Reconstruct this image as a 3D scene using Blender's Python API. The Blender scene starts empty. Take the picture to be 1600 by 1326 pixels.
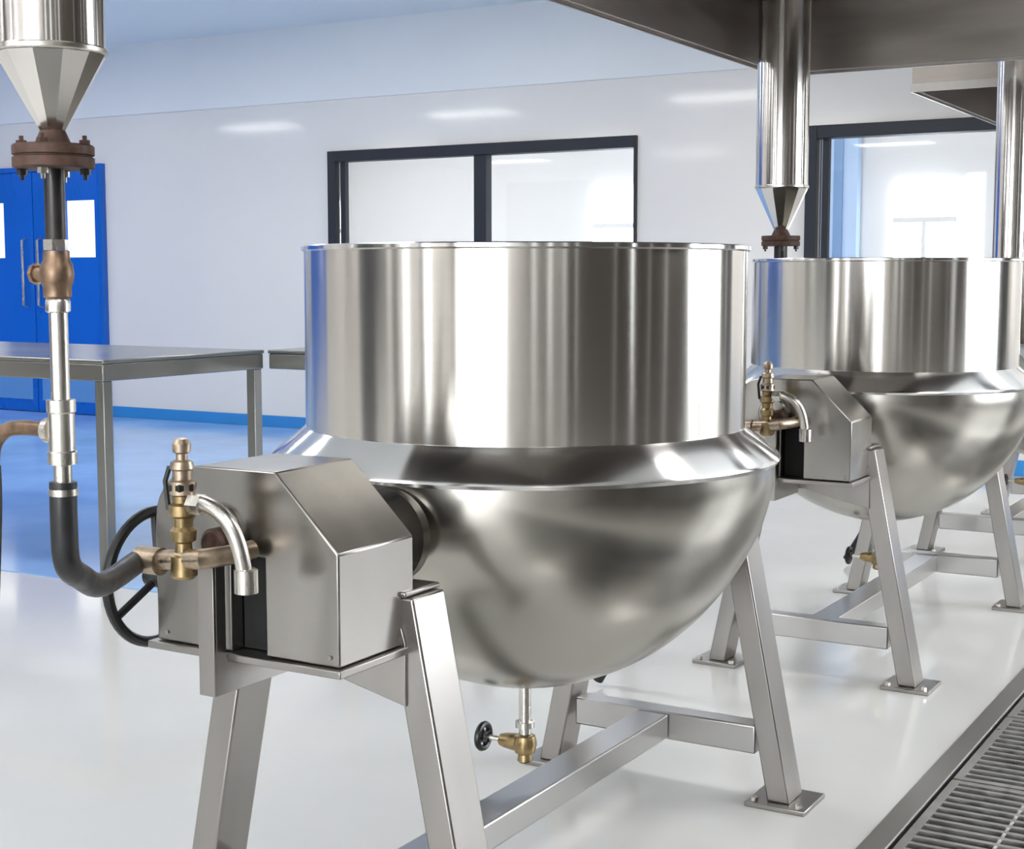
import bpy, bmesh, math, random
from mathutils import Vector, Matrix
random.seed(4)
S = bpy.context.scene
COL = S.collection
PI = math.pi

# ------------------------------------------------------------------ camera, world, exposure
YAW = math.radians(30.4)
PITCH = math.atan(230/2317)
cd = bpy.data.cameras.new('camera'); cam = bpy.data.objects.new('camera', cd); COL.objects.link(cam)
cam.location = (1.589, -2.708, 1.26)
cam.rotation_euler = (PI/2-PITCH, 0, YAW)
cd.sensor_width = 36; cd.lens = 2317/1600*36; cd.clip_end = 200; cd.clip_start = 0.05
S.camera = cam
S.view_settings.view_transform = 'Standard'; S.view_settings.look = 'None'
S.view_settings.gamma = 1; S.view_settings.use_curve_mapping = False
S.view_settings.exposure = 0.72
w = bpy.data.worlds.new('world'); S.world = w; w.use_nodes = True
w.node_tree.nodes['Background'].inputs[0].default_value = (.85, .93, 1, 1)
w.node_tree.nodes['Background'].inputs[1].default_value = 1.2
S.cycles.use_denoising = True
S.cycles.max_bounces = 10
S.cycles.sample_clamp_indirect = 6

LAMP = 9.0       # ceiling lamp diffuser strength
DAY = 7.0        # glow of far-room windows and of panes added for reflections

# ------------------------------------------------------------------ materials
def mat(name, col, rough=.5, metal=0, **k):
    m = bpy.data.materials.new(name); m.use_nodes = True
    b = m.node_tree.nodes['Principled BSDF']
    b.inputs['Base Color'].default_value = (*col, 1)
    b.inputs['Roughness'].default_value = rough
    b.inputs['Metallic'].default_value = metal
    for a, v in k.items(): b.inputs[a].default_value = v
    return m
def N(m, t, **k):
    n = m.node_tree.nodes.new(t)
    for a, v in k.items(): setattr(n, a, v)
    return n
def link(m, a, b): m.node_tree.links.new(a, b)
def mottled(name, col, rough, metal=0, scale=(6, 6, 6), var=.12, rvar=.1, bump=0, detail=4, **k):
    """procedural colour and roughness variation through object-space noise"""
    m = mat(name, col, rough, metal, **k)
    b = m.node_tree.nodes['Principled BSDF']
    tc = N(m, 'ShaderNodeTexCoord'); mp = N(m, 'ShaderNodeMapping'); mp.inputs['Scale'].default_value = scale
    nz = N(m, 'ShaderNodeTexNoise'); nz.inputs['Scale'].default_value = 1; nz.inputs['Detail'].default_value = detail
    link(m, tc.outputs['Object'], mp.inputs[0]); link(m, mp.outputs[0], nz.inputs['Vector'])
    r = N(m, 'ShaderNodeMapRange'); r.inputs[1].default_value = .3; r.inputs[2].default_value = .7
    r.inputs[3].default_value = 1-var; r.inputs[4].default_value = 1+var*.4
    link(m, nz.outputs['Fac'], r.inputs[0])
    mx = N(m, 'ShaderNodeVectorMath', operation='SCALE'); mx.inputs[0].default_value = col
    link(m, r.outputs[0], mx.inputs['Scale']); link(m, mx.outputs[0], b.inputs['Base Color'])
    r2 = N(m, 'ShaderNodeMapRange'); r2.inputs[1].default_value = .3; r2.inputs[2].default_value = .7
    r2.inputs[3].default_value = max(.02, rough-rvar); r2.inputs[4].default_value = rough+rvar
    link(m, nz.outputs['Fac'], r2.inputs[0]); link(m, r2.outputs[0], b.inputs['Roughness'])
    if bump:
        bp = N(m, 'ShaderNodeBump'); bp.inputs['Strength'].default_value = bump; bp.inputs['Distance'].default_value = .002
        link(m, nz.outputs['Fac'], bp.inputs['Height']); link(m, bp.outputs[0], b.inputs['Normal'])
    return m
def aniso(m, amt, rot):
    b = m.node_tree.nodes['Principled BSDF']
    t = N(m, 'ShaderNodeTangent'); t.direction_type = 'RADIAL'; t.axis = 'Z'
    link(m, t.outputs[0], b.inputs['Tangent'])
    b.inputs['Anisotropic'].default_value = amt; b.inputs['Anisotropic Rotation'].default_value = rot
    return m
def emit(name, col, st):
    m = bpy.data.materials.new(name); m.use_nodes = True
    nt = m.node_tree; nt.nodes.clear()
    e = nt.nodes.new('ShaderNodeEmission'); e.inputs[0].default_value = (*col, 1); e.inputs[1].default_value = st
    o = nt.nodes.new('ShaderNodeOutputMaterial'); nt.links.new(e.outputs[0], o.inputs[0])
    return m
def glass(name):
    m = bpy.data.materials.new(name); m.use_nodes = True
    nt = m.node_tree; nt.nodes.clear()
    o = nt.nodes.new('ShaderNodeOutputMaterial'); mx = nt.nodes.new('ShaderNodeMixShader')
    t = nt.nodes.new('ShaderNodeBsdfTransparent'); t.inputs[0].default_value = (.95, .97, 1, 1)
    g = nt.nodes.new('ShaderNodeBsdfGlossy'); g.inputs['Roughness'].default_value = .02
    fr = nt.nodes.new('ShaderNodeFresnel'); fr.inputs[0].default_value = 1.45
    nt.links.new(fr.outputs[0], mx.inputs[0]); nt.links.new(t.outputs[0], mx.inputs[1])
    nt.links.new(g.outputs[0], mx.inputs[2]); nt.links.new(mx.outputs[0], o.inputs[0])
    return m

M = {}
M['drum'] = aniso(mottled('brushed_steel_drum', (.62, .595, .56), .20, 1, (3, 3, 90), .02, 0), 1.0, .25)
M['shoulder'] = aniso(mottled('polished_steel_shoulder', (.76, .75, .745), .14, 1, (3, 3, 60), .02, 0), .8, .25)
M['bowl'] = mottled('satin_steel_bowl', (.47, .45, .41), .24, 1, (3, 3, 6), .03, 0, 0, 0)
M['housing'] = mottled('brushed_steel_housing', (.37, .355, .335), .26, 1, (20, 20, 1), .05, .012, 0, 0)
M['leg'] = mottled('satin_steel_leg', (.38, .362, .345), .3, 1, (20, 20, 1), .05, .01, 0, 0)
M['beam'] = mottled('satin_steel_beam', (.50, .49, .485), .28, 1, (2, 2, 2), .02, .005, 0, 0)
M['sleeve'] = aniso(mottled('bright_steel_sleeve', (.78, .75, .72), .13, 1, (3, 3, 40), .03, 0), .6, .25)
M['hood'] = mottled('hood_steel', (.36, .325, .30), .34, 1, (2, 2, 12), .14, .06)
M['rust'] = mottled('rusty_flange_iron', (.10, .055, .04), .62, .4, (60, 60, 60), .5, .1, .6)
M['iron'] = mottled('black_pipe_iron', (.022, .018, .018), .38, .2, (30, 30, 30), .3, .1)
M['rubber'] = mottled('black_rubber', (.014, .014, .016), .42, 0, (40, 40, 40), .3, .08)
M['brass'] = mottled('aged_brass', (.42, .31, .16), .34, 1, (50, 50, 50), .35, .1, .3)
M['bronze'] = mottled('tarnished_bronze', (.50, .40, .30), .36, .9, (50, 50, 50), .4, .1, .3)
M['rusty_bronze'] = mottled('rusty_bronze', (.27, .18, .12), .42, .8, (50, 50, 50), .45, .1, .3)
M['galv'] = mottled('galvanised_steel', (.70, .67, .62), .27, 1, (25, 25, 8), .10, .06)
M['void'] = mat('cavity_shade', (.008, .008, .008), .8)
M['table'] = mottled('table_steel', (.34, .34, .325), .25, 1, (3, 3, 3), .03, .02, 0, 1)
M['wall'] = mottled('glossy_wall_panel', (.83, .79, .75), .07, 0, (.8, .8, .8), .03, .01)
M['upper'] = mottled('upper_wall_paint', (.82, .825, .83), .35, 0, (.8, .8, .8), .03, .03)
M['ceil'] = mottled('ceiling_paint', (.84, .86, .86), .4, 0, (.6, .6, .6), .03, .03)
M['floor'] = mottled('white_epoxy_floor', (.70, .697, .68), .12, 0, (1.3, 1.3, 1.3), .05, .05)
M['blue_floor'] = mottled('blue_epoxy_floor', (.34, .56, .92), .16, 0, (1.5, 1.5, 1.5), .08, .05)
M['blue_trim'] = mat('blue_skirting', (.03, .25, .62), .3)
M['door'] = mottled('blue_door_paint', (.002, .13, .60), .28, 0, (.8, .8, .8), .12, .04)
M['kick'] = mat('pale_blue_kick_plate', (.12, .30, .62), .3)
M['frame'] = mat('dark_window_frame', (.010, .013, .022), .5)
M['white'] = mat('white_paint', (.80, .80, .80), .4)
M['glass'] = glass('window_glass')
M['lamp_far'] = emit('far_room_diffuser', (1, .99, .98), 13)
M['lamp'] = emit('lamp_diffuser', (1, .985, .96), LAMP)
M['day'] = emit('glow_pane', (.93, .97, 1), DAY)
M['slate'] = mat('added_dark_slate', (.05, .055, .065), .5)
M['taupe'] = mottled('taupe_wall_paint', (.065, .052, .042), .5, 0, (1, 1, 1), .08, .05)
M['grate'] = mottled('grate_steel', (.55, .54, .53), .35, 1, (30, 30, 30), .10, .08)
M['handle'] = mat('black_handwheel', (.01, .01, .011), .35)

# ------------------------------------------------------------------ mesh helpers
def box(bm, x0, x1, y0, y1, z0, z1):
    v = [bm.verts.new((x, y, z)) for x in (x0, x1) for y in (y0, y1) for z in (z0, z1)]
    for f in ((0, 1, 3, 2), (4, 6, 7, 5), (0, 4, 5, 1), (2, 3, 7, 6), (0, 2, 6, 4), (1, 5, 7, 3)):
        bm.faces.new([v[i] for i in f])
def beam(bm, a, b, wx, wy):
    """bar with horizontal rectangular ends from foot a to top b (cut level, like a splayed leg)"""
    v = []
    for p in (a, b):
        for sx, sy in ((-1, -1), (1, -1), (1, 1), (-1, 1)):
            v.append(bm.verts.new((p[0]+sx*wx/2, p[1]+sy*wy/2, p[2])))
    for i in range(4):
        j = (i+1) % 4
        bm.faces.new([v[i], v[j], v[4+j], v[4+i]])
    bm.faces.new([v[3], v[2], v[1], v[0]]); bm.faces.new(v[4:8])
def prism(bm, pts, axis, a, b):
    """extrude a polygon given in the two other axes along axis from a to b"""
    def mk(p, t):
        if axis == 'x': return (t, p[0], p[1])
        if axis == 'y': return (p[0], t, p[1])
        return (p[0], p[1], t)
    A = [bm.verts.new(mk(p, a)) for p in pts]; B = [bm.verts.new(mk(p, b)) for p in pts]
    n = len(pts)
    for i in range(n):
        j = (i+1) % n
        bm.faces.new([A[i], A[j], B[j], B[i]])
    bm.faces.new(A[::-1]); bm.faces.new(B)
def lathe(bm, prof, seg=48, c=(0, 0, 0), axis='z', caps=True):
    rings = []
    for r, z in prof:
        ring = []
        for i in range(seg):
            t = 2*PI*i/seg; u, v = r*math.cos(t), r*math.sin(t)
            if axis == 'z': p = (c[0]+u, c[1]+v, c[2]+z)
            elif axis == 'y': p = (c[0]+v, c[1]+z, c[2]+u)
            else: p = (c[0]+z, c[1]+u, c[2]+v)
            ring.append(bm.verts.new(p))
        rings.append(ring)
    for a, b in zip(rings, rings[1:]):
        for i in range(seg):
            j = (i+1) % seg
            bm.faces.new([a[i], a[j], b[j], b[i]])
    if caps:
        bm.faces.new(rings[0][::-1]); bm.faces.new(rings[-1])
def smooth(pts, n=8):
    P = [Vector(p) for p in pts]; out = []
    for i in range(len(P)-1):
        p0 = P[max(i-1, 0)]; p1 = P[i]; p2 = P[i+1]; p3 = P[min(i+2, len(P)-1)]
        for k in range(n):
            t = k/n
            out.append(.5*((2*p1)+(p2-p0)*t+(2*p0-5*p1+4*p2-p3)*t*t+(3*p1-p0-3*p2+p3)*t**3))
    out.append(P[-1]); return out
def tube(bm, pts, r, seg=14, closed=False, caps=True):
    P = [Vector(p) for p in pts]; n = len(P); rings = []
    up = None
    for i in range(n):
        if closed: d = (P[(i+1) % n]-P[i-1]).normalized()
        else: d = (P[min(i+1, n-1)]-P[max(i-1, 0)]).normalized()
        if up is None:
            up = Vector((0, 0, 1)) if abs(d.z) < .9 else Vector((1, 0, 0))
        up = (up-d*up.dot(d)).normalized(); s = d.cross(up)
        rr = r[i] if isinstance(r, (list, tuple)) else r
        rings.append([bm.verts.new(P[i]+(up*math.cos(2*PI*k/seg)+s*math.sin(2*PI*k/seg))*rr) for k in range(seg)])
    m = n if closed else n-1
    for i in range(m):
        a, b = rings[i], rings[(i+1) % n]
        for k in range(seg):
            j = (k+1) % seg
            bm.faces.new([a[k], a[j], b[j], b[k]])
    if not closed and caps:
        bm.faces.new(rings[0][::-1]); bm.faces.new(rings[-1])
def obj(name, bm, m, parent=None, bevel=0, smooth_=True, loc=None):
    bmesh.ops.recalc_face_normals(bm, faces=bm.faces)
    me = bpy.data.meshes.new(name); bm.to_mesh(me); bm.free()
    me.materials.append(M[m] if isinstance(m, str) else m)
    if smooth_:
        me.polygons.foreach_set('use_smooth', [True]*len(me.polygons))
        me.set_sharp_from_angle(angle=math.radians(32))
    o = bpy.data.objects.new(name, me); COL.objects.link(o)
    if bevel:
        b = o.modifiers.new('bevel', 'BEVEL'); b.width = bevel; b.segments = 2; b.limit_method = 'ANGLE'
        b.harden_normals = False
    if parent: o.parent = parent
    if loc: o.location = loc
    return o
def thing(name, label, cat, loc=(0, 0, 0), group=None):
    o = bpy.data.objects.new(name, None); COL.objects.link(o); o.location = loc; o.empty_display_size = .1
    return tag(o, label, cat, group)
def tag(o, label, cat, group=None):
    o['label'] = label; o['category'] = cat
    if group: o['group'] = group
    return o
def struct(name, bm, m, parent=None, bevel=0, label=None):
    o = obj(name, bm, m, parent, bevel, smooth_=False)
    if parent is None: o['kind'] = 'structure'
    if label: o['label'] = label
    return o
def NB(): return bmesh.new()
def boxes(*bs):
    bm = NB()
    for b in bs: box(bm, *b)
    return bm
def copy_tree(o, parent=None):
    c = o.copy(); COL.objects.link(c)
    if parent: c.parent = parent
    for ch in list(o.children): copy_tree(ch, c)
    return c
def hexa(bm, r, z0, z1, c, axis='z'):
    lathe(bm, [(r, z0), (r, z1)], 6, c, axis)

# ------------------------------------------------------------------ room
YW = 7.03; XL = -13.5; XR = 4.4; YF = -7.2; ZC = 3.28; ZS = 2.68
# floor with a cut for the drain channel
DX0, DX1 = .70, 1.50
struct('floor', boxes((XL, DX0-.06, YF, YW+.14, -.2, 0), (DX1+.06, 1.9, YF, YW+.14, -.2, 0),
                      (DX0-.06, DX1+.06, 6.2, YW+.14, -.2, 0), (DX0-.06, DX1+.06, YF, -4.6, -.2, 0)), 'floor')
struct('floor_aisle', boxes((1.9, XR, YF, YW+.14, -.2, 0)), mottled('grey_epoxy', (.32, .31, .295), .3, 0, (2, 2, 2), .1, .05), label='unseen grey floor right of the drain, darkened for the drum reflections')  # unseen floor kept dark so the steel reflects darker stripes
struct('floor_blue', boxes((XL, -2.0, 1.62, YW-.03, .0005, .004)), 'blue_floor', label='glossy blue painted floor area by the far wall')
struct('trim_1', boxes((XL, -8.47, YW-.025, YW-.001, 0, .1), (-8.34, XR, YW-.025, YW-.001, 0, .1)), 'blue_trim', bevel=.006, label='blue skirting')
struct('ceiling', boxes((XL, XR, YF, YW+.14, ZC, ZC+.12)), 'ceil')
W1 = (-5.84, -3.08, 1.0, 2.27); W2 = (-1.82, .75, 1.0, 2.27)
struct('wall_back', boxes((XL, W1[0], YW, YW+.14, 0, ZS), (W1[0], W1[1], YW, YW+.14, 0, W1[2]), (W1[0], W1[1], YW, YW+.14, W1[3], ZS),
                          (W1[1], W2[0], YW, YW+.14, 0, ZS), (W2[0], W2[1], YW, YW+.14, 0, W2[2]), (W2[0], W2[1], YW, YW+.14, W2[3], ZS),
                          (W2[1], XR, YW, YW+.14, 0, ZS)), 'wall')
struct('trim_2', boxes((XL, XR, YW-.02, YW+.14, ZS, ZC)), 'upper', label='bluish white upper wall band')
struct('wall_left', boxes((XL-.12, XL, YF, YW+.14, 0, ZC)), 'wall')
# front wall (behind the camera); its glowing panes are added for the drum reflections
FW = [(-4.2, -3.9), (-2.4, -2.1), (-.25, 2.7)]
bm = NB(); x = XL
for a, b in FW:
    box(bm, x, a, YF-.12, YF, 0, ZC); box(bm, a, b, YF-.12, YF, 0, .4); box(bm, a, b, YF-.12, YF, 2.9, ZC); x = b
box(bm, x, XR, YF-.12, YF, 0, ZC)
struct('wall_front', bm, 'wall')
for i, (a, b) in enumerate(FW):
    o = struct('window_%d' % (i+3), boxes((a, b, YF-.1, YF-.08, .4, 2.9)), 'day', label='added glowing pane behind the camera, reflected in the drums')
struct('door_3', boxes((-12.6, -6.2, YF+.002, YF+.06, 0, 3.0)), 'slate', label='added dark slate panel behind the camera, reflected in the drums')  # added dark panel, gives the drums a dark reflected stripe
# unseen right wall, dark taupe; piers and glowing panes added as stripes for the drums
RW = [(-.85, -.68), (2.1, 4.0), (4.2, 5.6)]
bm = NB(); y = YF
for a, b in RW:
    box(bm, XR, XR+.12, y, a, 0, ZC); box(bm, XR, XR+.12, a, b, 0, .5); box(bm, XR, XR+.12, a, b, 2.8, ZC); y = b
box(bm, XR, XR+.12, y, YW+.14, 0, ZC)
struct('wall_right', bm, 'taupe')
for i, (a, b) in enumerate(RW):
    struct('window_%d' % (i+8), boxes((XR+.07, XR+.09, a, b, .5, 2.8)), 'day', label='added glowing pane behind the camera, reflected in the drums')
for i, (a, b, d) in enumerate([(-6.6, -6.1, .12), (-5.0, -4.7, .1), (-3.9, -3.75, .1), (-3.2, -3.05, .1), (.35, .47, .06), (1.1, 1.25, .05)]):
    struct('trim_%d' % (i+3), boxes((XR-d, XR-.001, a, b, 0, ZC-.001)), 'white', label='added white pier on the unseen right wall, reflected in the drums')

# unseen pillars and partitions, added to reflect as vertical stripes in the drums
struct('stripe_partition', boxes((2.85, 2.97, -2.1, -.56, .006, ZC-.001), (2.85, 2.97, -.38, 1.15, .006, ZC-.001)), 'taupe', label='added unseen dark taupe partition, reflected in the drums')
for i, (x, y, w_, m_) in enumerate([(-2.35, -2.0, .38, 'slate'), (-1.62, -2.6, .13, 'slate'), (-.95, -3.0, .08, 'slate'), (2.42, -1.95, .12, 'taupe'), (2.05, -2.55, .07, 'taupe'), (2.6, 1.5, .1, 'white'), (2.15, 3.75, .36, 'slate'), (2.75, -.95, .03, 'white'), (2.75, -.1, .035, 'white'), (2.75, .35, .05, 'white')]):
    struct('trim_%d' % (i+20), boxes((x-w_/2, x+w_/2, y-w_/2, y+w_/2, .001, ZC-.001)), m_, label='added square pillar outside the frame, reflected as a stripe')

struct('door_4', boxes((XL+.002, XL+.06, -.2, 5.2, 0, 3.0)), 'door', label='added unseen blue panel on the left wall, reflected in the drums')  # added blue panel, widens the blue reflection on the drums' left edge
# windows in the far wall
def window(n, W, mull, right_w):
    x0, x1, z0, z1 = W
    root = bpy.data.objects.new('window_%d' % n, None); COL.objects.link(root); root.location = (x0, YW, z0)
    root['kind'] = 'structure'
    def loc(bm):
        bmesh.ops.translate(bm, verts=bm.verts, vec=(-x0, -YW, -z0)); return bm
    t = .075
    obj('window_frame', loc(boxes((x0, x0+t, YW-.03, YW+.1, z0, z1), (x1-right_w, x1, YW-.03, YW+.1, z0, z1),
        (x0+t, x1-right_w, YW-.03, YW+.1, z1-.085, z1), (x0+t, x1-right_w, YW-.03, YW+.1, z0, z0+.07))), 'frame', root, .004, False)
    xs = [x0+t+.005]+mull+[x1-right_w]
    for k, m_ in enumerate(mull):
        obj('mullion', loc(boxes((m_-.055, m_+.055, YW-.015, YW+.07, z0+.07, z1-.085))), 'frame', root, .003, False)
    for a, b in zip(xs, xs[1:]):
        g = obj('pane', loc(boxes((a, b, YW+.03, YW+.036, z0+.07, z1-.085))), 'glass', root, 0, False)
    obj('window_sash', loc(boxes((x0+t+.03, x0+t+.075, YW+.01, YW+.06, z0+.07, z1-.085))), 'frame', root, .003, False)
window(1, W1, [-4.4], .02)
window(2, W2, [-.2], .075)

# the bright room beyond the windows
YN = 11.6
struct('wall_far_room', boxes((-9, 4.2, YN, YN+.1, 0, 3.2), (-9.1, -9, YW+.14, YN, 0, 3.2), (4.2, 4.3, YW+.14, YN, 0, 3.2)), 'white')
struct('floor_far_room', boxes((-9, 4.2, YW+.14, YN, -.1, -.01)), 'floor')
struct('ceiling_far_room', boxes((-9, 4.2, YW+.14, YN, 3.2, 3.3)), 'ceil')
for i, (a, b, c, d) in enumerate([(-5.78, -4.7, 1.1, 2.2), (-2.53, -1.93, 1.1, 2.16)]):
    struct('window_%d' % (i+11), boxes((a, b, YN-.03, YN-.005, c, d)), 'day', label='bright window in the room beyond the glass')
    struct('trim_%d' % (i+9), boxes((a, b, YN-.06, YN-.031, c+.68, c+.73), ((a+b)/2-.02, (a+b)/2+.02, YN-.06, YN-.031, c, c+.679)), 'white', label='white glazing bar')
struct('trim_13', boxes((-3.09, -3.0, YN-.16, YN-.141, 0, 3.19)), mat('blue_pillar_edge', (.20, .34, .58), .4), label='darker blue strip on the far pillar')
struct('trim_11', boxes((-3.3, -2.86, YN-.14, YN-.01, 0, 3.19)), mat('pale_blue_pillar', (.46, .62, .86), .4), label='pale blue pillar in the room beyond the glass')

# ceiling lamps
def ceiling_light(x, y, z, label, group, m='lamp', L=.62, Wd=.3):
    t = thing('ceiling_light', label, 'light', (x, y, z), group)
    obj('light_frame', boxes((-L, -L+.03, -Wd, Wd, -.03, -.001), (L-.03, L, -Wd, Wd, -.03, -.001), (-L+.03, L-.03, -Wd, -Wd+.03, -.03, -.001), (-L+.03, L-.03, Wd-.03, Wd, -.03, -.001)), 'white', t, .003, False)
    obj('diffuser', boxes((-L+.03, L-.03, -Wd+.03, Wd-.03, -.022, -.004)), m, t, 0, False)
    return t
for y in (4.7, 1.1, -2.4, -5.6):  # row nearest the far wall is added to brighten wall and blue floor
    for x in (-11.5, -8.2, -4.9, -1.7, 2.2):
        ceiling_light(x, y, ZC, 'flat white ceiling light panel out of frame overhead', 'ceiling light panels of the main room')
for x in (-8.2, -6.0, -3.0, .5, 3.0):  # leftmost panel is added to brighten the view through the left pane
    ceiling_light(x, 9.3, 3.2, 'white ceiling light panel in the room beyond the windows', 'ceiling light panels of the far room', 'lamp_far')

# blue double door
def door(n, x0, x1, wx0, wx1, hx):
    y = YW-.05; root = bpy.data.objects.new('door_%d' % n, None); COL.objects.link(root); root.location = (x0, YW-.003, 0)
    root['kind'] = 'structure'; root['label'] = 'bright blue door leaf with a pale vision panel'
    def loc(bm):
        bmesh.ops.translate(bm, verts=bm.verts, vec=(-x0, -YW+.003, 0)); return bm
    z0, z1 = 1.44, 1.95
    obj('door_leaf', loc(boxes((x0, wx0, y, YW-.003, .012, 2.22), (wx1, x1, y, YW-.003, .012, 2.22), (wx0, wx1, y, YW-.003, .012, z0), (wx0, wx1, y, YW-.003, z1, 2.22))), 'door', root, 0, False)
    obj('vision_panel', loc(boxes((wx0, wx1, y+.02, YW-.004, z0, z1))), emit('lit_vision_panel', (.93, .95, 1), 1.0), root, 0, False)
    obj('kick_plate', loc(boxes((x0+.06, x1-.06, y-.006, y-.0005, .12, .48))), 'kick', root, .002, False)
    bm = NB(); tube(bm, [(hx, y-.004, .98), (hx, y-.05, 1.0), (hx, y-.05, 1.6), (hx, y-.004, 1.62)], .012, 8)
    obj('door_handle', loc(bm), 'galv', root)
door(1, -9.225, -8.40, -8.80, -8.44, -9.13)
door(2, -10.06, -9.235, -9.98, -9.62, -9.33)
struct('trim_12', boxes((-8.395, -8.345, YW-.06, YW-.001, 0, 2.27), (-10.12, -8.395, YW-.06, YW-.001, 2.225, 2.27), (-10.12, -10.065, YW-.06, YW-.001, 0, 2.224)), 'door', label='blue door frame')

# ------------------------------------------------------------------ steam kettle
def arc(cx, cz, r, a0, a1, n):
    return [(cx+r*math.cos(math.radians(a0+(a1-a0)*i/n)), cz+r*math.sin(math.radians(a0+(a1-a0)*i/n))) for i in range(n+1)]
def make_kettle(label, loc, group):
    K = thing('steam_kettle', label, 'kettle', loc, group)
    # drum: shell with wall thickness, open at the top
    bm = NB(); lathe(bm, [(.450, .915), (.455, .935), (.455, 1.312), (.450, 1.312), (.450, .915)], 128, caps=False)
    obj('drum_wall', bm, 'drum', K)
    bm = NB(); lathe(bm, [(.4485, 1.312), (.450, 1.318), (.456, 1.323), (.4605, 1.321), (.461, 1.314), (.456, 1.311), (.4485, 1.312)], 128, caps=False)
    obj('rim', bm, 'shoulder', K)
    bm = NB(); lathe(bm, [(.449, .957), (.4565, .957), (.463, .951), (.524, .903), (.528, .896), (.524, .889), (.46, .889), (.449, .957)], 128, caps=False)
    obj('shoulder', bm, 'shoulder', K)
    prof = [(.516, .890), (.515, .85), (.507, .805), (.488, .745), (.458, .685), (.416, .62), (.361, .557), (.292, .499), (.213, .455), (.13, .425), (.06, .411), (.001, .408)]
    P = [(v.x, v.z) for v in smooth([(a, 0, b) for a, b in prof], 4)]
    inner = [(max(a-.05, .001), b+.05) for a, b in P[::-1] if b < .86]
    bm = NB(); lathe(bm, P+inner+[(.44, .91), (.448, .955), (.46, .8885), (.516, .890)], 128, caps=False)
    obj('bowl', bm, 'bowl', K)
    # trunnions
    for s in (-1, 1):
        bm = NB()
        c = (.02, 0, .80)
        lathe(bm, [(.058, s*.46), (.058, s*.515), (.085, s*.518), (.085, s*.540), (.05, s*.543), (.05, s*.60), (.072, s*.603), (.072, s*.635), (.04, s*.64), (.04, s*.70)], 32, c, 'y')
        obj('trunnion', bm, 'housing', K)
        bm = NB(); lathe(bm, [(.088, s*.605), (.092, s*.61), (.092, s*.632), (.088, s*.637)], 32, c, 'y')
        obj('bearing_ring', bm, 'iron', K)
    # frames: four splayed legs, cross beams, long beam, gusset plates
    for sy, c in ((-1, -.008), (1, .038)):
        for sx in (-1, 1):
            foot = (c+sx*.312, sy*.65, .012); top = (c+sx*.168, sy*.65, .735)
            bm = NB(); beam(bm, foot, top, .056, .096)
            lg = obj('leg', bm, 'leg', K, .004)
            bm = NB(); box(bm, foot[0]-.075, foot[0]+.075, foot[1]-.075, foot[1]+.075, 0, .012)
            fp = obj('foot_plate', bm, 'leg', lg, .002)
            for dx in (-.055, .055):
                bm = NB(); hexa(bm, .01, .0125, .022, (foot[0]+dx, foot[1]-.060, 0)); obj('anchor_bolt', bm, 'galv', lg)
        bm = NB(); box(bm, c-.30+.055, c+.30-.055, sy*.65-.03, sy*.65+.03, .115, .185)
        obj('cross_beam', bm, 'beam', K, .004)
        bm = NB(); prism(bm, [(c-.20, .66), (c-.20, .60), (c-.02, .60), (c+.185, .553), (c+.185, .66), (c+.165, .725), (c-.16, .725)], 'y', sy*.65-.053, sy*.65-.046)
        obj('gusset_plate', bm, 'leg', K, .002)
        bm = NB(); box(bm, c-.195, c+.185, sy*.65-.052, sy*.65+.052, .736, .745); box(bm, c-.06, c+.10, sy*.65-.04, sy*.65+.04, .744, .79)
        obj('bearing_block', bm, 'leg', K, .003)
    bm = NB(); box(bm, -.03, .055, -.619, .619, .12, .18)
    obj('long_beam', bm, 'beam', K, .004)
    # bottom drain: outlet pipe, valve with its stem towards the left
    bm = NB(); lathe(bm, [(.034, .418), (.034, .404), (.013, .40), (.013, .318), (.021, .317), (.021, .305), (.013, .303), (.013, .29)], 24)
    obj('drain_pipe', bm, 'galv', K)
    zc = .268
    bm = NB(); lathe(bm, [(.012, .2895), (.022, .286), (.026, .268), (.022, .25), (.015, .246), (.017, .232), (.012, .228)], 20)
    lathe(bm, [(.013, -.06), (.017, -.045), (.019, -.02), (.02, -.005)], 16, (0, 0, zc), 'x')
    dv = obj('drain_valve', bm, 'brass', K)
    bm = NB(); lathe(bm, [(.006, -.104), (.006, -.059)], 10, (0, 0, zc), 'x')
    obj('valve_stem', bm, 'galv', dv)
    bm = NB()
    tube(bm, [(-.104, .026*math.cos(t*PI/12), zc+.026*math.sin(t*PI/12)) for t in range(24)], .007, 8, True)
    for k in range(4):
        a = k*PI/2+.4; tube(bm, [(-.104, 0, zc), (-.104, .026*math.cos(a), zc+.026*math.sin(a))], .0055, 6)
    lathe(bm, [(.010, -.112), (.012, -.098)], 10, (0, 0, zc), 'x')
    obj('drain_handwheel', bm, 'handle', dv)
    # tilting gear housing on the near side
    x0, x1 = -.212, .168; zb = .655
    sh = [(x0+.105+.105*math.cos(math.radians(a)), .855+.1*math.sin(math.radians(a))) for a in range(95, 181, 10)]
    out = [(x1, zb), (x1, .834), (.045, .955)]+sh+[(x0, zb), (-.05, zb), (-.05, .815), (.022, .815), (.022, zb)]
    bm = NB(); prism(bm, out, 'y', -.87, -.665)
    H = obj('gear_housing', bm, 'housing', K, .003)
    bm = NB(); box(bm, x0-.012, x1+.01, -.882, -.655, zb-.014, zb-.001)
    obj('base_plate', bm, 'leg', K, .002)
    bm = NB(); box(bm, -.048, .020, -.84, -.67, zb+.001, .812)
    obj('cavity_shade_block', bm, 'void', K)  # near-black block stands in for the shade inside the housing opening
    bm = NB(); box(bm, -.083, -.050, -.912, -.906, .588, .80); prism(bm, [(-.9059, .588), (-.9059, .80), (-.883, .80), (-.883, .645), (-.705, .645), (-.705, .588)], 'x', -.056, -.050)
    obj('channel_bracket', bm, 'leg', K, .001)
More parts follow.
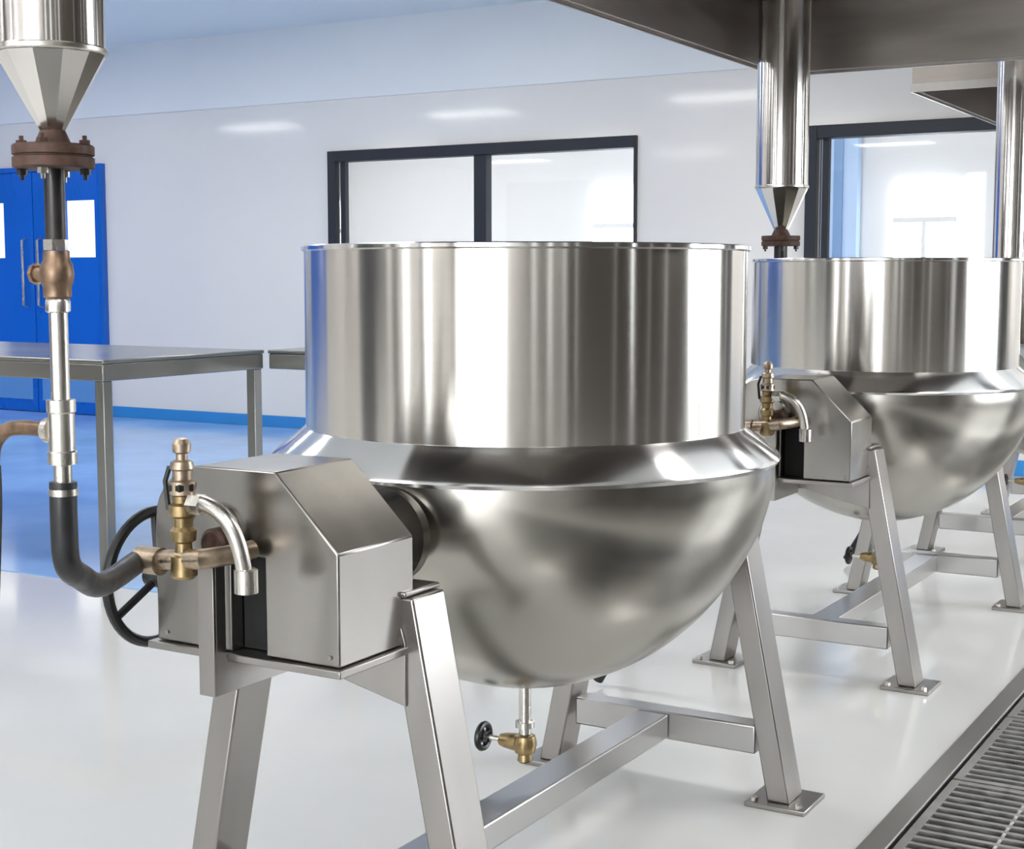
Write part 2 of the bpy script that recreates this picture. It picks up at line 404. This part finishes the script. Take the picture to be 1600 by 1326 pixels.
    for x, z in ((.15, .67), (-.19, .67)):
        bm = NB(); lathe(bm, [(.004, -.873), (.004, -.8705)], 8, (x, 0, z), 'y'); obj('housing_screw', bm, 'leg', K)
    # round boss on the front and elbow into the housing
    bm = NB(); lathe(bm, [(.046, -.871), (.046, -.884), (.042, -.888), (.001, -.889)], 32, (-.072, 0, .85), 'y')
    obj('cover_disc', bm, 'housing', K)
    bm = NB(); lathe(bm, [(.026, -.8895), (.026, -.915), (.02, -.92)], 24, (-.045, 0, .838), 'y')
    obj('rotary_joint', bm, 'rust', K)
    bm = NB(); tube(bm, smooth([(-.038, -.965, .909), (-.01, -.97, .913), (.028, -.97, .895), (.05, -.965, .855), (.056, -.955, .795)], 8), .0125, 16)
    lathe(bm, [(.017, -.01), (.017, .014)], 6, (-.03, -.968, .911), 'x'); lathe(bm, [(.015, .777), (.0185, .779), (.0185, .815), (.015, .817)], 20, (.056, -.955, 0))
    obj('return_elbow', bm, 'galv', K)
    # inlet pipe with tee and safety valve
    bm = NB(); tube(bm, [(-.148, -.975, .812), (-.10, -.972, .818), (-.02, -.97, .826), (.0, -.93, .828), (0.01, -.885, .83)], .016, 16)
    lathe(bm, [(.022, -.145), (.022, -.10)], 16, (0, -.974, .815), 'x')
    obj('inlet_pipe', bm, 'bronze', K)
    bm = NB(); c = (-.058, -.968, 0)
    lathe(bm, [(.016, .792), (.021, .797), (.021, .828), (.014, .832), (.013, .848), (.019, .852), (.021, .868), (.015, .874), (.016, .888), (.022, .892), (.022, .908), (.015, .912), (.015, .922)], 20, c)
    obj('valve_body', bm, 'brass', K)
    bm = NB(); lathe(bm, [(.015, .9225), (.020, .925), (.020, .945), (.015, .948), (.015, .962), (.019, .965), (.017, .976), (.009, .979), (.009, .988), (.014, .991), (.0145, 1.004), (.010, 1.011), (.003, 1.013)], 20, c)
    obj('safety_valve', bm, 'bronze', K)
    bm = NB(); lathe(bm, [(.0205, .930), (.0225, .932), (.0225, .940), (.0205, .942)], 6, c); tube(bm, [(c[0]-.022, c[1]-.008, .90), (c[0]-.026, c[1]-.01, .945), (c[0]-.018, c[1]-.008, .968)], .004, 8)
    obj('relief_lever', bm, 'handle', K)
    # tilt handwheel on the left flank of the housing
    bm = NB(); c = (-.250, -.832, .752)
    tube(bm, [(c[0], c[1]+.112*math.cos(t*PI/24), c[2]+.112*math.sin(t*PI/24)) for t in range(48)], .0095, 10, True)
    for a in (90, 210, 330):
        a = math.radians(a); tube(bm, [(c[0]+.008, c[1], c[2]), (c[0], c[1]+.11*math.cos(a), c[2]+.11*math.sin(a))], .007, 8)
    lathe(bm, [(.018, -.015), (.02, .02), (.012, .037)], 16, c, 'x')
    obj('tilt_handwheel', bm, 'handle', K)
    return K
K1 = make_kettle('large stainless steel tilting kettle in the foreground, fully in view', (.05, -.03, 0), 'row of tilting steam kettles')
K2 = copy_tree(K1); K2.location = (.08, 2.43, 0); K2['label'] = 'stainless steel tilting kettle directly behind the foreground one, to its right'
K3 = copy_tree(K1); K3.location = (.13, 4.75, 0); K3['label'] = 'farthest stainless steel kettle, cut by the right edge behind the second kettle'

# ------------------------------------------------------------------ vertical steam pipes
def steam_pipe(label, loc, ztop, zc, end, drop=True):
    """zc = height of the sleeve's lower edge; end = where the hose meets the kettle inlet, seen from the pipe's foot"""
    R, FR = .0705, .0525
    P = thing('steam_pipe', label, 'pipe', loc, 'vertical steam pipes')
    bm = NB(); lathe(bm, [(R, zc), (R, ztop)], 48); obj('steel_sleeve', bm, 'sleeve', P)
    bm = NB(); lathe(bm, [(R+.0005, zc-.003), (R+.003, zc-.001), (R+.003, zc+.004), (R+.0005, zc+.006)], 48); obj('sleeve_band', bm, 'galv', P)
    zf = zc-.108
    bm = NB(); lathe(bm, [(.012, zf), (R+.0005, zc-.0035)], 12); obj('cone_reducer', bm, 'sleeve', P, 0, False)
    bm = NB(); lathe(bm, [(.024, zf-.010), (.012, zf+.018)], 16); obj('collar', bm, 'rust', P)
    z = zf-.0105
    bm = NB(); lathe(bm, [(FR-.002, z), (FR, z-.002), (FR, z-.013), (FR-.003, z-.0145), (FR-.003, z-.0155), (FR, z-.017), (FR, z-.029), (FR-.002, z-.031)], 32)
    fl = obj('flange', bm, 'rust', P)
    for k in range(4):
        a = k*PI/2+.5; c = (FR*.80*math.cos(a), FR*.80*math.sin(a), 0)
        bm = NB(); lathe(bm, [(.003, z-.046), (.003, z-.0395), (.007, z-.039), (.007, z-.0315)], 6, c); obj('flange_nut', bm, 'galv' if k % 2 else 'iron', fl)
        bm = NB(); lathe(bm, [(.007, z+.0005), (.007, z+.006), (.003, z+.0065), (.003, z+.012)], 6, c); obj('flange_bolt', bm, 'rust', fl)
    zp = z-.031
    bm = NB(); lathe(bm, [(.0135, zp-.092), (.0135, zp)], 20); obj('black_pipe', bm, 'iron', P)
    zv = zp-.092
    bm = NB(); lathe(bm, [(.0165, zv-.014), (.0165, zv)], 6); obj('union_nut', bm, 'galv', P)
    bm = NB(); lathe(bm, [(.015, zv-.078), (.0185, zv-.075), (.0185, zv-.062), (.021, zv-.057), (.0225, zv-.045), (.021, zv-.033), (.0175, zv-.027), (.0175, zv-.015)], 20)
    lathe(bm, [(.011, -.036), (.011, -.012)], 12, (0, 0, zv-.045), 'x'); lathe(bm, [(.0145, -.041), (.0145, -.035)], 8, (0, 0, zv-.045), 'x')
    obj('ball_valve', bm, 'rusty_bronze', P)
    zr = zv-.0785
    bm = NB(); lathe(bm, [(.015, zr), (.0165, zr-.003), (.0165, zr-.016), (.0125, zr-.018), (.0125, zr-.133)], 20); obj('riser_pipe', bm, 'galv', P)
    zt = zr-.1335
    bm = NB(); lathe(bm, [(.0195, zt), (.0195, zt-.016), (.0175, zt-.018), (.0175, zt-.068), (.0195, zt-.07), (.0195, zt-.086), (.012, zt-.088), (.012, zt-.118)], 20)
    lathe(bm, [(.0175, -.026), (.0175, -.016)], 14, (0, 0, zt-.042), 'x')
    obj('tee_fitting', bm, 'galv', P)
    bm = NB(); tube(bm, smooth([(-.0265, 0, zt-.042), (-.07, 0, zt-.041), (-.105, -.001, zt-.046), (-.128, -.003, zt-.066), (-.134, -.004, zt-.10)], 6), .0105, 12)
    obj('branch_pipe', bm, 'rusty_bronze', P)
    if drop: pts = [(-.134, -.004, zt-.0965), (-.138, -.004, zt-.2), (-.165, -.012, zt-.5), (-.24, -.03, .2), (-.34, -.05, .015)]
    else: pts = [(-.134, -.004, zt-.0965), (-.136, .0, zt-.2), (-.12, .06, zt-.36), (-.10, .2, .62), (-.10, .43, .60), (-.10, .47, .638)]
    bm = NB(); tube(bm, smooth(pts, 8), .0125, 12)
    obj('branch_hose', bm, 'rubber', P)
    zh = zt-.1185
    e = Vector(end)
    bm = NB(); tube(bm, smooth([(0, 0, zh+.008), (-.001, 0, zh-.045), (-.010, .012, zh-.105), (e.x*.27, e.y*.22, e.z+.030), (e.x*.58, e.y*.52, e.z-.004), tuple(e)], 8), .0182, 18)
    obj('steam_hose', bm, 'rubber', P)
    bm = NB(); lathe(bm, [(.0195, zh-.010), (.0195, zh-.001)], 18); obj('hose_clamp', bm, 'galv', P)
    return P
steam_pipe('shiny vertical steam pipe at the left edge of the photo, with cone, valve and hose', (.072, -1.312, 0), 3.275, 1.551, (-.170, .307, .812))
def overhead_pipe(label, loc, R, ztop, zc, zlow):
    """thicker pipe farther back: sleeve, cone, flange, stem and valve, ending in a short hose to the back of a kettle"""
    k = R/.0705; FR = .0525*k
    P = thing('steam_pipe', label, 'pipe', loc, 'vertical steam pipes')
    bm = NB(); lathe(bm, [(R, zc), (R, ztop)], 48); obj('steel_sleeve', bm, 'sleeve', P)
    bm = NB(); lathe(bm, [(R+.0005, zc-.004), (R+.004, zc-.001), (R+.004, zc+.006), (R+.0005, zc+.008)], 48); obj('sleeve_band', bm, 'galv', P)
    zf = zc-.105*k*1.15
    bm = NB(); lathe(bm, [(.016*k, zf), (R+.0005, zc-.0045)], 12); obj('cone_reducer', bm, 'sleeve', P, 0, False)
    bm = NB(); lathe(bm, [(.026*k, zf-.012), (.014*k, zf+.024)], 16); obj('collar', bm, 'rust', P)
    z = zf-.0125
    bm = NB(); lathe(bm, [(FR-.002, z), (FR, z-.002), (FR, z-.016), (FR-.004, z-.018), (FR-.004, z-.020), (FR, z-.022), (FR, z-.036), (FR-.002, z-.038)], 32)
    fl = obj('flange', bm, 'rust', P)
    for q in range(4):
        a = q*PI/2+.5; c = (FR*.80*math.cos(a), FR*.80*math.sin(a), 0)
        bm = NB(); lathe(bm, [(.004, z-.058), (.004, z-.050), (.010, z-.0495), (.010, z-.0385)], 6, c); obj('flange_nut', bm, 'iron', fl)
    bm = NB(); lathe(bm, [(.018*k, zlow), (.018*k, z-.038)], 20); obj('black_pipe', bm, 'iron', P)
    bm = NB(); lathe(bm, [(.02*k, zlow-.13), (.03*k, zlow-.10), (.03*k, zlow-.03), (.02*k, zlow)], 20); obj('end_valve', bm, 'rusty_bronze', P)
    return P
overhead_pipe('thick vertical steam pipe coming down behind the drum of the second kettle', (-.375, 2.63, 0), .0965, 3.275, 1.592, 1.12)
overhead_pipe('vertical steam pipe at the far right edge, behind the second kettle', (.285, 3.46, 0), .070, 3.275, 1.33, 1.05)
for nm, kx, ky in (('second', .08, 2.43), ('farthest', .13, 4.75)):
    t = thing('supply_hose', 'black supply hose looping from the valve of the %s kettle' % nm, 'hose', (kx-.30, ky-1.15, 0), 'black hoses feeding the rear kettles')
    pts = [(.152, .175, .812), (.215, .0, .80), (.25, -.10, .84), (.24, -.12, .93), (.22, -.12, 1.02), (.12, -.10, 1.08), (.0, -.03, .98), (-.06, .0, .6), (-.12, .02, .25), (-.24, .03, .0185)]
    pts = [(.152, .175, .812), (.20, .05, .79)] + pts[2:]
    bm = NB(); tube(bm, smooth(pts, 8), .0182, 14); obj('hose', bm, 'rubber', t)
    bm = NB(); lathe(bm, [(.021, .0), (.021, .022)], 14, (.13, .18, .813), 'x'); obj('hose_clamp', bm, 'galv', t)

# ------------------------------------------------------------------ extractor hoods
def hood(label, x0, x1, y0, y1, z, h1=.22):
    t = thing('extractor_hood', label, 'extractor hood', ((x0+x1)/2, (y0+y1)/2, z), 'ceiling extractor hoods')
    X = (x1-x0)/2; Y = (y1-y0)/2; th = .012
    bm = NB()
    box(bm, -X, X, -Y, -Y+th, 0, h1); box(bm, -X, X, Y-th, Y, 0, h1); box(bm, -X, -X+th, -Y+th, Y-th, 0, h1); box(bm, X-th, X, -Y+th, Y-th, 0, h1)
    obj('skirt', bm, 'hood', t, .002, False)
    zt = 3.2-z; a, b = X*.72, Y*.86
    bm = NB()
    for off in (0, .012):
        lo = [bm.verts.new((sx*(X-off), sy*(Y-off), h1+.001)) for sx, sy in ((-1, -1), (1, -1), (1, 1), (-1, 1))]
        hi = [bm.verts.new((sx*(a-off), sy*(b-off), zt-off)) for sx, sy in ((-1, -1), (1, -1), (1, 1), (-1, 1))]
        for i in range(4): bm.faces.new([lo[i], lo[(i+1) % 4], hi[(i+1) % 4], hi[i]])
        bm.faces.new(hi)
    obj('canopy', bm, 'hood', t, 0, False)
    bm = NB()
    box(bm, -X-.006, X+.006, -Y-.008, -Y-.001, -.012, .03); box(bm, -X-.006, X+.006, Y+.001, Y+.008, -.012, .03)
    box(bm, -X-.008, -X-.001, -Y, Y, -.012, .03); box(bm, X+.001, X+.008, -Y, Y, -.012, .03)
    obj('edge_lip', bm, 'leg', t, .001, False)
    return t
hood('large dark steel extractor hood at the top, its open underside over the first two kettles', -.57, 1.0, -1.15, 3.12, 2.08, .34)
hood('smaller steel extractor hood behind the large one, near the far wall', -.52, .85, 4.87, 6.86, 2.2, .3)

# ------------------------------------------------------------------ tables
def table(label, x0, x1, y0, y1, lw, group, inset=0):
    t = thing('steel_table', label, 'table', ((x0+x1)/2, (y0+y1)/2, 0), group)
    X = (x1-x0)/2; Y = (y1-y0)/2
    bm = NB(); box(bm, -X, X, -Y, Y, .905, .922); box(bm, -X+.004, X-.004, -Y+.004, Y-.004, .833, .9045)
    obj('table_top', bm, 'table', t, .004)
    for sx in (-1, 1):
        for sy in (-1, 1):
            bm = NB(); cx, cy = sx*(X-lw/2-.01-inset), sy*(Y-lw/2-.01)
            box(bm, cx-lw/2, cx+lw/2, cy-lw/2, cy+lw/2, .03, .8325)
            lathe(bm, [(.02, 0), (.026, .004), (.012, .0295)], 14, (cx, cy, 0))
            obj('leg', bm, 'table', t, .003)
    return t
table('steel work table at the left, in front of the blue doors', -6.6, -2.93, 1.68, 2.70, .05, 'steel work tables')
table('steel table running on behind the foreground kettle, right of the left table', -2.915, -.9, 2.705, 3.4, .05, 'steel work tables', .42)

# ------------------------------------------------------------------ floor drain
G = thing('floor_drain', 'wide steel grated floor drain channel running along the right of the kettles', 'drain', (1.10, .8, 0))
y0, y1 = -5.4, 5.4; Wd = .40
for sx in (-1, 1):
    a, b = sorted((sx*Wd, sx*(Wd+.06)))
    bm = NB(); box(bm, a, b, y0, y1, -.02, .006); obj('curb', bm, 'beam', G, .003, False)
    a, b = sorted((sx*(Wd+.001), sx*(Wd+.012)))
    bm = NB(); box(bm, a, b, y0, y1, -.16, -.0205); obj('channel_wall', bm, 'iron', G, 0, False)
bm = NB(); box(bm, -Wd-.06, Wd+.06, y0, y1, -.19, -.1605); obj('channel_bed', bm, 'iron', G, 0, False)
L = .62; y = y0+.02
while y+L < y1:
    for cx in (-.199, .199):
        bm = NB(); h = .193; yb = y+L-.01
        box(bm, cx-h, cx-h+.022, y, yb, -.025, 0); box(bm, cx+h-.022, cx+h, y, yb, -.025, 0)
        box(bm, cx-h+.022, cx+h-.022, y, y+.022, -.025, 0); box(bm, cx-h+.022, cx+h-.022, yb-.022, yb, -.025, 0)
        yy = y+.048
        while yy < yb-.036:
            box(bm, cx-h+.022, cx+h-.022, yy, yy+.014, -.022, -.001); yy += .0425
        box(bm, cx-.004, cx+.004, y+.022, yb-.022, -.026, -.004)
        obj('grate', bm, 'grate', G, 0, False)
    y += L
